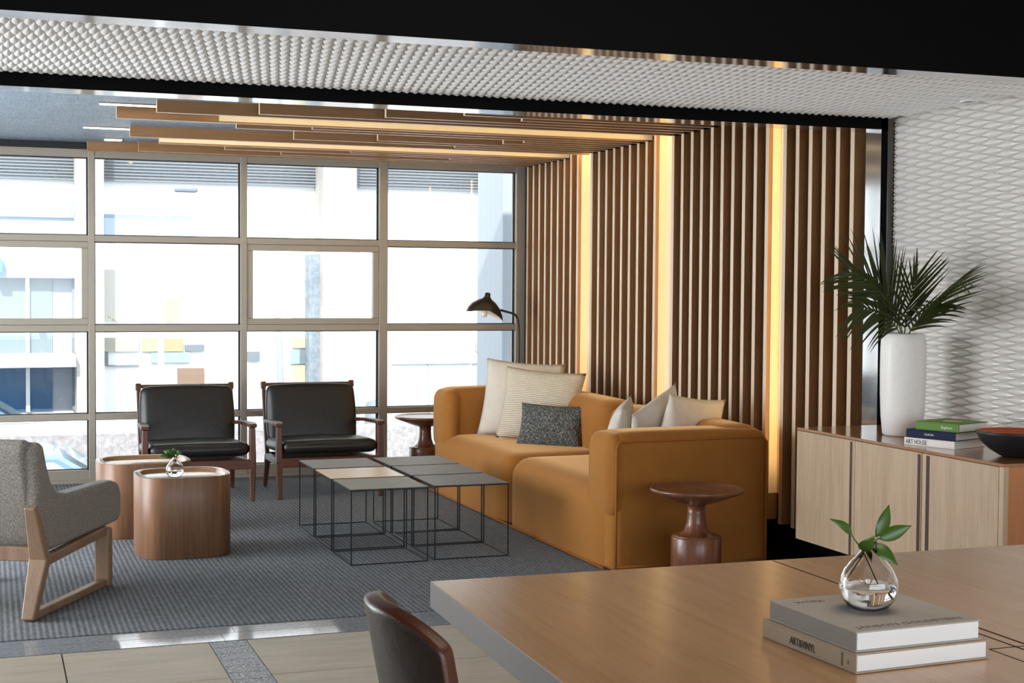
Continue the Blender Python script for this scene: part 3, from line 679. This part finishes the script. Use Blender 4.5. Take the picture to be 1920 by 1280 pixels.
# palm fronds, each a thing
def frond(label, pts, nleaf, ll, droop, tw=0, seed=1):
    rnd = random.Random(seed); A, B, Cc = [Vector(p) for p in pts]
    t = thing('palm_frond', label, 'plant', tuple(A), 0, 'palm fronds in the tall white vase')
    def bz(k): return A*(1-k)**2+B*2*k*(1-k)+Cc*k*k
    rp = [bz(i/14)-A for i in range(15)]
    MB().tube(rp, [.0032*(1-.75*i/14) for i in range(15)], 6).build('rachis', 'stem', t)
    mb = MB()
    for i in range(nleaf):
        k = .16+.84*(i+1)/nleaf; p = bz(k)-A; d = (bz(min(1, k+.02))-bz(k-.02)).normalized()
        side = d.cross(Vector((tw, -1, .15))).normalized(); L0 = ll*(.55+.75*math.sin(PI*min(1, .15+k*.75)))*rnd.uniform(.9, 1.08)
        for sg in (-1, 1):
            an = math.radians(52-30*k)+rnd.uniform(-.06, .06)
            dir_ = (d*math.cos(an)+side*sg*math.sin(an)+Vector((0, -.12+rnd.uniform(-.16, .16), 0))).normalized()
            nseg = 5; w = .0044; vs = []; fs = []; s_ = dir_.cross(Vector((.25*sg, -1, .3))).normalized()
            for j in range(nseg+1):
                q_ = j/nseg; c = p+dir_*L0*q_+Vector((0, 0, -droop*L0*q_*q_)); ww = w*(.35+1.0*math.sin(PI*(.12+.88*q_)**.7)) if j < nseg else .0004
                vs += [c-s_*ww, c+Vector((0, -.0012, 0)), c+s_*ww]
            for j in range(nseg): o = j*3; fs += [(o, o+1, o+4, o+3), (o+1, o+2, o+5, o+4)]
            mb.add(vs, fs, 0, True)
    mb.build('leaflets', 'leaf', t)
vm = (3.708, 5.335, 1.17)
def fp(px, py, dy=0): return at(px, py, 5.335+dy)
frond('palm frond arching far left across the slats', [vm, fp(1672, 535, .02), fp(1592, 508, -.02)], 17, .235, .10, .1, 3)
frond('palm frond arching right in front of the white relief wall', [vm, fp(1740, 560, -.18), fp(1806, 524, -.50)], 17, .225, .14, 0, 4)
frond('upright palm frond in front of the steel post', [vm, fp(1688, 570, .06), fp(1640, 522, .08)], 12, .21, .02, 0, 5)
frond('upright palm frond leaning right above the vase', [vm, fp(1700, 575, -.10), fp(1718, 520, -.16)], 13, .19, .02, 0, 6)
frond('low palm frond drooping left over the vase rim', [vm, fp(1670, 575, -.08), fp(1612, 578, -.10)], 13, .18, .42, 0, 7)
frond('low palm frond spreading right over the vase rim', [vm, fp(1722, 590, -.10), fp(1762, 570, -.22)], 11, .15, .28, 0, 8)

# ------------------------------------------------------------------ books
def book(name, label, org, ang, Ln, W, T, mc, ms, group):
    t = thing(name, label, 'book', org, ang, group); c = .003
    cv = MB().box(0, Ln, 0, W, 0, c, 0).box(0, Ln, 0, W, T-c, T, 0).box(0, Ln, 0, c, c, T-c, 1)
    cv.build('cover', [mc, ms], t, .0008)
    MB().box(.004, Ln-.004, c, W-.005, c, T-c).build('pages', 'paper', t)
    return t
a1 = math.atan2(-.285, .017); a2 = math.atan2(-.268, .012)
b1 = book('book', 'beige cloth art book at the bottom of the desk pile', (1.356, 2.380, .7505), a1, .285, .285, .0335, 'cloth_beige', 'cloth_beige', 'books on the desk')
b2 = book('book', 'grey cloth book on top of the desk pile, under the glass vase', (1.366, 2.372, .7845), a2, .268, .266, .0355, 'cloth_grey', 'cloth_spine', 'books on the desk')
text('title_text', 'ART&VINYL', .020, (.090, -.0008, .0085), (1, 0, 0), (0, 0, 1), 'ink', b1, .078)
text('volume_text', '2', .008, (.262, -.0008, .013), (1, 0, 0), (0, 0, 1), 'ink', b1)
text('edition_text', 'RECORDS', .006, (.245, -.0008, .029), (0, 0, -1), (1, 0, 0), 'ink', b1, .022)
text('title_text', 'WORK', .020, (.045, .030, .0356), (0, 1, 0), (-1, 0, 0), 'ink_soft', b2, .062)
text('author_text', 'JANSON GOLDSTEIN', .020, (.250, .018, .0356), (0, 1, 0), (-1, 0, 0), 'ink_soft', b2, .222)
sa = math.atan2(4.788-5.011, 3.572-3.494)
b3 = book('book', 'white book at the bottom of the sideboard pile', (3.494, 5.011, .7703), sa, .236, .21, .031, 'book_white', 'book_white', 'books on the sideboard')
b4 = book('book', 'navy book in the middle of the sideboard pile', (3.497, 5.003, .8015), sa+.02, .228, .205, .034, 'book_navy', 'book_navy', 'books on the sideboard')
b5 = book('book', 'green book on top of the sideboard pile', (3.520, 4.972, .8358), sa+.015, .200, .205, .034, 'book_green', 'book_green', 'books on the sideboard')
text('title_text', 'ART HOUSE', .026, (.008, -.0006, .0065), (1, 0, 0), (0, 0, 1), 'ink', b3, .100)
text('title_text', 'Charlie Parr', .012, (.085, -.0006, .014), (1, 0, 0), (0, 0, 1), 'ink_pale', b4, .045)
text('title_text', 'Explore', .016, (.118, -.0006, .011), (1, 0, 0), (0, 0, 1), 'ink_pale', b5, .050)
o = MB().lathe([(.0, .0341), (.04, .0341), (.04, .0344), (.0, .0344)], 24, (.10, .11, 0)).build('cover_picture', 'jacket_photo', b5)

bw = thing('bowl', 'black turned bowl with an orange ribbed inside at the sideboard edge', 'bowl', (3.655, 4.525, CZ1))
MB().lathe([(.0, 0), (.045, 0), (.06, .004), (.10, .028), (.132, .058), (.147, .088), (.150, .097), (.146, .098)], 56, cap=False).build('shell', 'bowl_out', bw)
MB().lathe([(.146, .098), (.140, .088), (.120, .070), (.08, .052), (.0, .044)], 56, cap=False).build('lining', 'bowl_in', bw)

# ------------------------------------------------------------------ desk
dk = thing('desk', 'large brown wood table in the foreground', 'table', (2.1, 2.2, 0))
top = [(.913, 3.063), (.862, 1.45), (3.30, 1.45), (3.30, 3.035)]
mb = MB().prism(top, .692, .75, 'z', 0); mb.mi = [0, 0, 1, 1, 1, 0]
part(mb, 'tabletop', ['desk', 'desk_edge'], dk, bevel=.002)
part(MB().box(1.758, 1.762, 1.46, 3.045, .7495, .7503), 'seam', 'void', dk)
part(MB().box(1.70, 1.703, 1.46, 2.17, .7495, .7503).box(1.787, 1.791, 1.46, 2.33, .7495, .7505).box(1.703, 1.787, 2.168, 2.171, .7495, .7503), 'cable_hatch', 'void', dk)
for x_, y_ in ((1.25, 2.85), (3.05, 2.85), (1.25, 1.7), (3.05, 1.7)):
    part(MB().box(x_-.04, x_+.04, y_-.04, y_+.04, .001, .692), 'leg', 'desk_edge', dk, bevel=.003)
part(MB().box(1.25, 3.05, 2.79, 2.83, .60, .692).box(1.25, 3.05, 1.70, 1.74, .60, .692), 'apron', 'desk_edge', dk)

# ------------------------------------------------------------------ desk chair
dc = thing('desk_chair', 'dark brown leather shell chair tucked against the left end of the table', 'chair', (.835, 2.265, .001))
def shell(off, zt0=.895):
    vs = []; fs = []; nu, nv = 22, 18
    for i in range(nu+1):
        u = -1+2*i/nu
        for j in range(nv+1):
            v_ = j/nv
            z = .43+(zt0-.43)*v_*(1-.10*abs(u)**3.2*v_); wdt = .188-.015*v_
            y_ = u*wdt*(1-.04*v_)
            x_ = -.175-.075*v_**1.3+.07*u*u*(.5+.5*v_)+.06*(1-v_)**3
            vs.append((x_+off, y_*(1-off*.6), z))
    for i in range(nu):
        for j in range(nv): fs.append((i*(nv+1)+j, (i+1)*(nv+1)+j, (i+1)*(nv+1)+j+1, i*(nv+1)+j+1))
    return vs, fs
vs, fs = shell(0); o = MB().add(vs, fs, 0, True).build('backrest', ['leather_brown', 'leather_tan'], dc)
sm = o.modifiers.new('thickness', 'SOLIDIFY'); sm.thickness = .034; sm.offset = 0; sm.material_offset_rim = 1
bv = o.modifiers.new('soft_edge', 'BEVEL'); bv.width = .01; bv.segments = 3; bv.limit_method = 'ANGLE'; bv.angle_limit = math.radians(50)
o.modifiers.new('smooth', 'SUBSURF').levels = 1
sm_pts = []
for j in range(18):
    v_ = j/18; u = .52; z = .43+.465*v_*(1-.10*abs(u)**3.2*v_); sm_pts.append((-.175-.075*v_**1.3+.07*u*u*(.5+.5*v_)+.06*(1-v_)**3-.0185, u*(.188-.015*v_)*(1-.04*v_), z))
MB().tube(sm_pts, .0022, 6).build('seam', 'black', dc)
MB().softbox(-.20, .22, -.215, .215, .40, .47, .03, .008, 8).build('seat', 'leather_brown', dc)
for sx, sy_ in ((-.17, -.17), (-.17, .17), (.18, -.17), (.18, .17)):
    MB().bar((sx*1.05, sy_*1.05, 0), (sx, sy_, .41), .022, .022, (0, 1, 0), .03, .03).build('leg', 'walnut', dc, .003)

# ------------------------------------------------------------------ outside: street
GZ = -1.8
struct('street', MB().box(-30, 45, 10.8, 60, GZ-.3, GZ), 'street', 'street outside the window')
FY = 24.0
bd = thing('building', 'white office building with shopfronts across the street', 'building', tuple(at(480, 700, FY)*1)[:2]+(GZ,))
def bx(px0, px1, py0, py1, d0, d1, name, mat, kindm=None):
    a = at(px0, py1, FY-d0); b = at(px1, py0, FY-d0)
    return part(MB().box(a.x, b.x, FY-d0, FY-d1, a.z, b.z), name, mat, bd)
part(MB().box(-30, 45, FY, FY+.4, GZ, 14), 'wall', 'facade', bd)
for x0, x1 in ((-60, 142), (194, 445), (445, 612), (668, 735), (735, 924)):
    a = at(x0, 333+.028*x0, FY-.1); b = at(x1, 285, FY-.1); lv = MB()
    zt_ = a.z+.95; z = a.z
    while z < zt_: lv.box(a.x, b.x, FY-.10, FY-.02, z, z+.022); z += .05
    part(lv, 'louver', 'louver', bd)
    fr_ = MB(); nb = max(1, int((b.x-a.x)/1.25))
    for i in range(1, nb): xx_ = a.x+(b.x-a.x)*i/nb; fr_.box(xx_-.05, xx_+.05, FY-.2, FY-.02, a.z, zt_)
    part(fr_, 'louver_post', 'facade', bd)
for x0, x1 in ((144, 196), (606, 668), (925, 1010)):
    a = at(x0, 700, FY-.7); b = at(x1, 700, FY-.7)
    part(MB().box(a.x, b.x, FY-.7, FY, GZ, 14), 'column', 'stone', bd)
bx(-60, 143, 378, 404, .12, 0, 'band', 'facade_grey'); bx(-60, 143, 404, 442, .06, 0, 'clerestory_window', 'shop_sky'); bx(196, 360, 405, 446, .06, 0, 'clerestory_window', 'shop_sky'); bx(470, 540, 412, 452, .06, 0, 'clerestory_window', 'facade_grey')
bx(-60, 142, 468, 520, .3, 0, 'fascia', 'shop_sky'); bx(-60, 98, 520, 668, .05, 0, 'shop_window', 'shop_glass'); bx(49, 55, 505, 772, .12, 0, 'post', 'facade'); bx(-60, 143, 666, 690, .9, 0, 'canopy', 'facade'); bx(-60, 98, 690, 772, .05, 0, 'shop_window', 'shop_blue')
bx(98, 138, 520, 768, .03, 0, 'panel', 'facade_grey'); bx(136, 142, 510, 768, .1, 0, 'downpipe', 'louver')
bx(196, 262, 506, 602, .05, 0, 'shop_window', 'shop_beige'); bx(267, 340, 508, 560, .05, 0, 'shop_window', 'shop_beige'); bx(267, 338, 560, 602, .06, 0, 'display', 'shop_sand'); bx(310, 338, 562, 602, .07, 0, 'display', 'shop_tan')
bx(196, 261, 633, 659, .05, 0, 'shop_window', 'shop_beige'); bx(266, 310, 633, 659, .05, 0, 'display', 'shop_sand'); bx(306, 343, 635, 659, .06, 0, 'display', 'shop_tan'); bx(347, 383, 646, 658, .06, 0, 'sign', 'shop_dark')
bx(283, 356, 660, 680, .06, 0, 'sign', 'shop_sky'); bx(334, 383, 690, 760, .12, 0, 'board', 'shop_brown'); bx(196, 203, 660, 684, .06, 0, 'sign', 'shop_dark'); bx(200, 262, 684, 686, .06, 0, 'ledge', 'shop_dark')
bx(548, 583, 555, 604, .05, 0, 'display', 'shop_yellow'); bx(548, 580, 632, 652, .05, 0, 'display', 'shop_yellow'); bx(545, 562, 655, 682, .06, 0, 'sign', 'shop_sky'); bx(562, 580, 655, 682, .06, 0, 'sign', 'shop_dark'); bx(548, 582, 684, 728, .05, 0, 'display', 'shop_yellow'); bx(464, 487, 659, 677, .06, 0, 'sign', 'shop_dark')
bx(580, 603, 477, 724, .4, 0, 'column', 'grey_post'); bx(605, 626, 470, 724, .45, 0, 'column', 'grey_post'); bx(803, 807, 455, 800, .04, 0, 'joint', 'facade_grey'); bx(882, 886, 455, 800, .04, 0, 'joint', 'facade_grey')
bx(735, 920, 680, 683, .05, 0, 'ledge', 'facade_grey'); bx(892, 918, 642, 658, .05, 0, 'sign', 'shop_beige'); bx(-14, 4, 485, 510, .5, .3, 'sign', 'turquoise')
# near pier beside the window
struct('wall_pier', MB().box(4.29, 5.3, 12.2, 12.9, GZ, 4.5), 'facade_grey', 'pale pier just outside the right end of the window')
# street lamp
a = at(302, 735, 17.5)
sl = thing('street_lamp', 'slim white street lamp post beyond the left leather chair', 'street lamp', (a.x, 17.5, GZ))
hz = at(300, 355, 17.5).z-GZ
MB().tube([(0, 0, 0), (0, 0, .9), (0, 0, hz)], [.055, .045, .022], 12).build('post', 'pole', sl)
MB().tube([(0, 0, hz-.25), (.02, -.01, hz-.05), (.18, -.05, hz)], .015, 8).build('arm', 'pole', sl)
MB().softbox(.15, .42, -.11, .02, hz-.03, hz+.03, .025, 0, 4).build('lantern', 'louver', sl)
a0, a1_ = at(504, 470, 19.5), at(521, 592, 19.5)
ln = MB().tube([a0, a1_, a1_+Vector((.12, 0, -(a1_.z-GZ)))], .045, 10); tag(ln.build('sign_post', 'facade_grey'), 'leaning grey sign post seen through the opening sash', 'post')
# planter wall and rail
zp = -.58
struct('planter_wall', MB().box(-12, 9.5, 19.8, 20.3, GZ, zp), 'planter', 'granite planter wall along the street')
gr = thing('guard_rail', 'white guard rail standing on the granite planter wall', 'railing', (0, 20.05, zp))
part(MB().tube([(-10, 20.05, zp+.15), (2.2, 20.05, zp+.16), (4.2, 20.05, zp+.16)], .016, 8), 'top_rail', 'rail', gr)
for i in range(-9, 5): part(MB().box(i*.46+.06, i*.46+.09, 20.035, 20.065, zp, zp+.15), 'post', 'rail', gr)
part(MB().box(-10, 4.2, 20.045, 20.055, zp, zp+.14), 'infill_panel', 'facade_grey', gr)
def car(x, y, z, label, mat, s=1, group=None):
    t = thing('car', label, 'car', (x, y, z), 0, group)
    side = [(-2.2, .35), (-2.18, .72), (-1.75, .92), (-1.25, 1.0), (-.62, 1.42), (.45, 1.45), (1.15, 1.02), (1.95, .86), (2.2, .62), (2.2, .32)]
    vs = []; fs = []; n = len(side)
    for yy_, k in ((-.86, 1), (.86, 1)):
        for a_, b_z in side: vs.append((a_, yy_*(.80 if b_z > 1.1 else 1), b_z))
    fs = [tuple(range(n)), tuple(range(2*n-1, n-1, -1))]+[(i, n+i, n+(i+1) % n, (i+1) % n) for i in range(n)]
    MB().add(vs, fs, 0, False).build('body', mat, t, .06, 3)
    gm = MB()
    gm.add([(.52, -.62, 1.44), (.52, .62, 1.44), (1.10, .76, 1.06), (1.10, -.76, 1.06)], [(0, 1, 2, 3), (3, 2, 1, 0)])
    for v_ in range(4): pass
    gm.v = [(p[0]+.012, p[1], p[2]+.014) for p in gm.v]
    gm.build('windscreen', 'car_glass', t)
    for sg in (-1, 1):
        g2 = MB().add([(-1.05, sg*.84, 1.03), (-.58, sg*.715, 1.36), (.40, sg*.715, 1.38), (.95, sg*.84, 1.03)], [(0, 1, 2, 3), (3, 2, 1, 0)]); g2.v = [(p[0], p[1]+sg*.012, p[2]) for p in g2.v]
        g2.build('side_window', 'car_glass', t)
    for wx in (-1.35, 1.35):
        for sg in (-1, 1):
            MB().lathe([(.0, -.1), (.3, -.1), (.32, -.06), (.32, .06), (.3, .1), (.0, .1)], 24, M4=Matrix.Translation((wx, sg*.78, .32)) @ Matrix.Rotation(PI/2, 4, 'X')).build('wheel', 'tyre', t)
    return t
car(.22, 16.2, GZ, 'pale blue car parked outside, beyond the tweed armchair', 'car_blue')
car(-.45, 22.3, GZ+.05, 'dark blue car at the kerb in front of the left shop window', 'car_dark')
c3 = car(8.5, 22.3, GZ+.1, 'pale blue car at the kerb seen left of the floor lamp pole', 'car_blue')
ps = thing('litter_bin', 'dark upright litter bin on the pavement beyond the sofa arm', 'bin', tuple(at(703, 740, 22.4))[:2]+(GZ,))
MB().lathe([(.0, 0), (.16, 0), (.18, .9), (.14, 1.35), (.0, 1.4)], 16).build('bin_body', 'louver', ps)

# ------------------------------------------------------------------ light
w = bpy.data.worlds.new('sky'); scene.world = w; w.use_nodes = True
bg = w.node_tree.nodes['Background']; bg.inputs['Color'].default_value = (.88, .94, 1.0, 1); bg.inputs['Strength'].default_value = 3.0
sd = bpy.data.lights.new('sun', 'SUN'); sd.energy = 6.0; sd.angle = .02; sd.color = (1, .96, .9)
so = bpy.data.objects.new('sun', sd); COL.objects.link(so); so.rotation_euler = Vector((.25, .75, -.62)).to_track_quat('-Z', 'Y').to_euler()
def area(name, loc, dir_, sx, sy_, e, col=(1, 1, 1), portal=False):
    l = bpy.data.lights.new(name, 'AREA'); l.shape = 'RECTANGLE'; l.size = sx; l.size_y = sy_; l.energy = e; l.color = col
    o = bpy.data.objects.new(name, l); COL.objects.link(o); o.location = loc; o.rotation_euler = Vector(dir_).to_track_quat('-Z', 'Z').to_euler()
    if portal: l.cycles.is_portal = True
    return o
area('left_window_daylight', (-2.36, 7.5, 1.15), (1, 0, 0), 5.6, 2.1, 500, (.93, .97, 1))
area('front_window_daylight', (1.7, -3.4, 1.55), (0, 1, 0), 6.8, 2.0, 150, (.86, .93, 1))

area('added_table_fill', (1.95, 2.3, 2.86), (0, 0, -1), 1.6, .9, 19, (1, .86, .70))  # unseen warm fill, added to brighten the table top
scene.cycles.use_denoising = True
scene.cycles.max_bounces = 10; scene.cycles.diffuse_bounces = 5; scene.cycles.transparent_max_bounces = 16
scene.cycles.caustics_reflective = False; scene.cycles.caustics_refractive = False
scene.cycles.sample_clamp_indirect = 6
vs_ = scene.view_settings; vs_.view_transform = 'Standard'; vs_.look = 'None'; vs_.exposure = 0; vs_.gamma = 1; vs_.use_curve_mapping = False
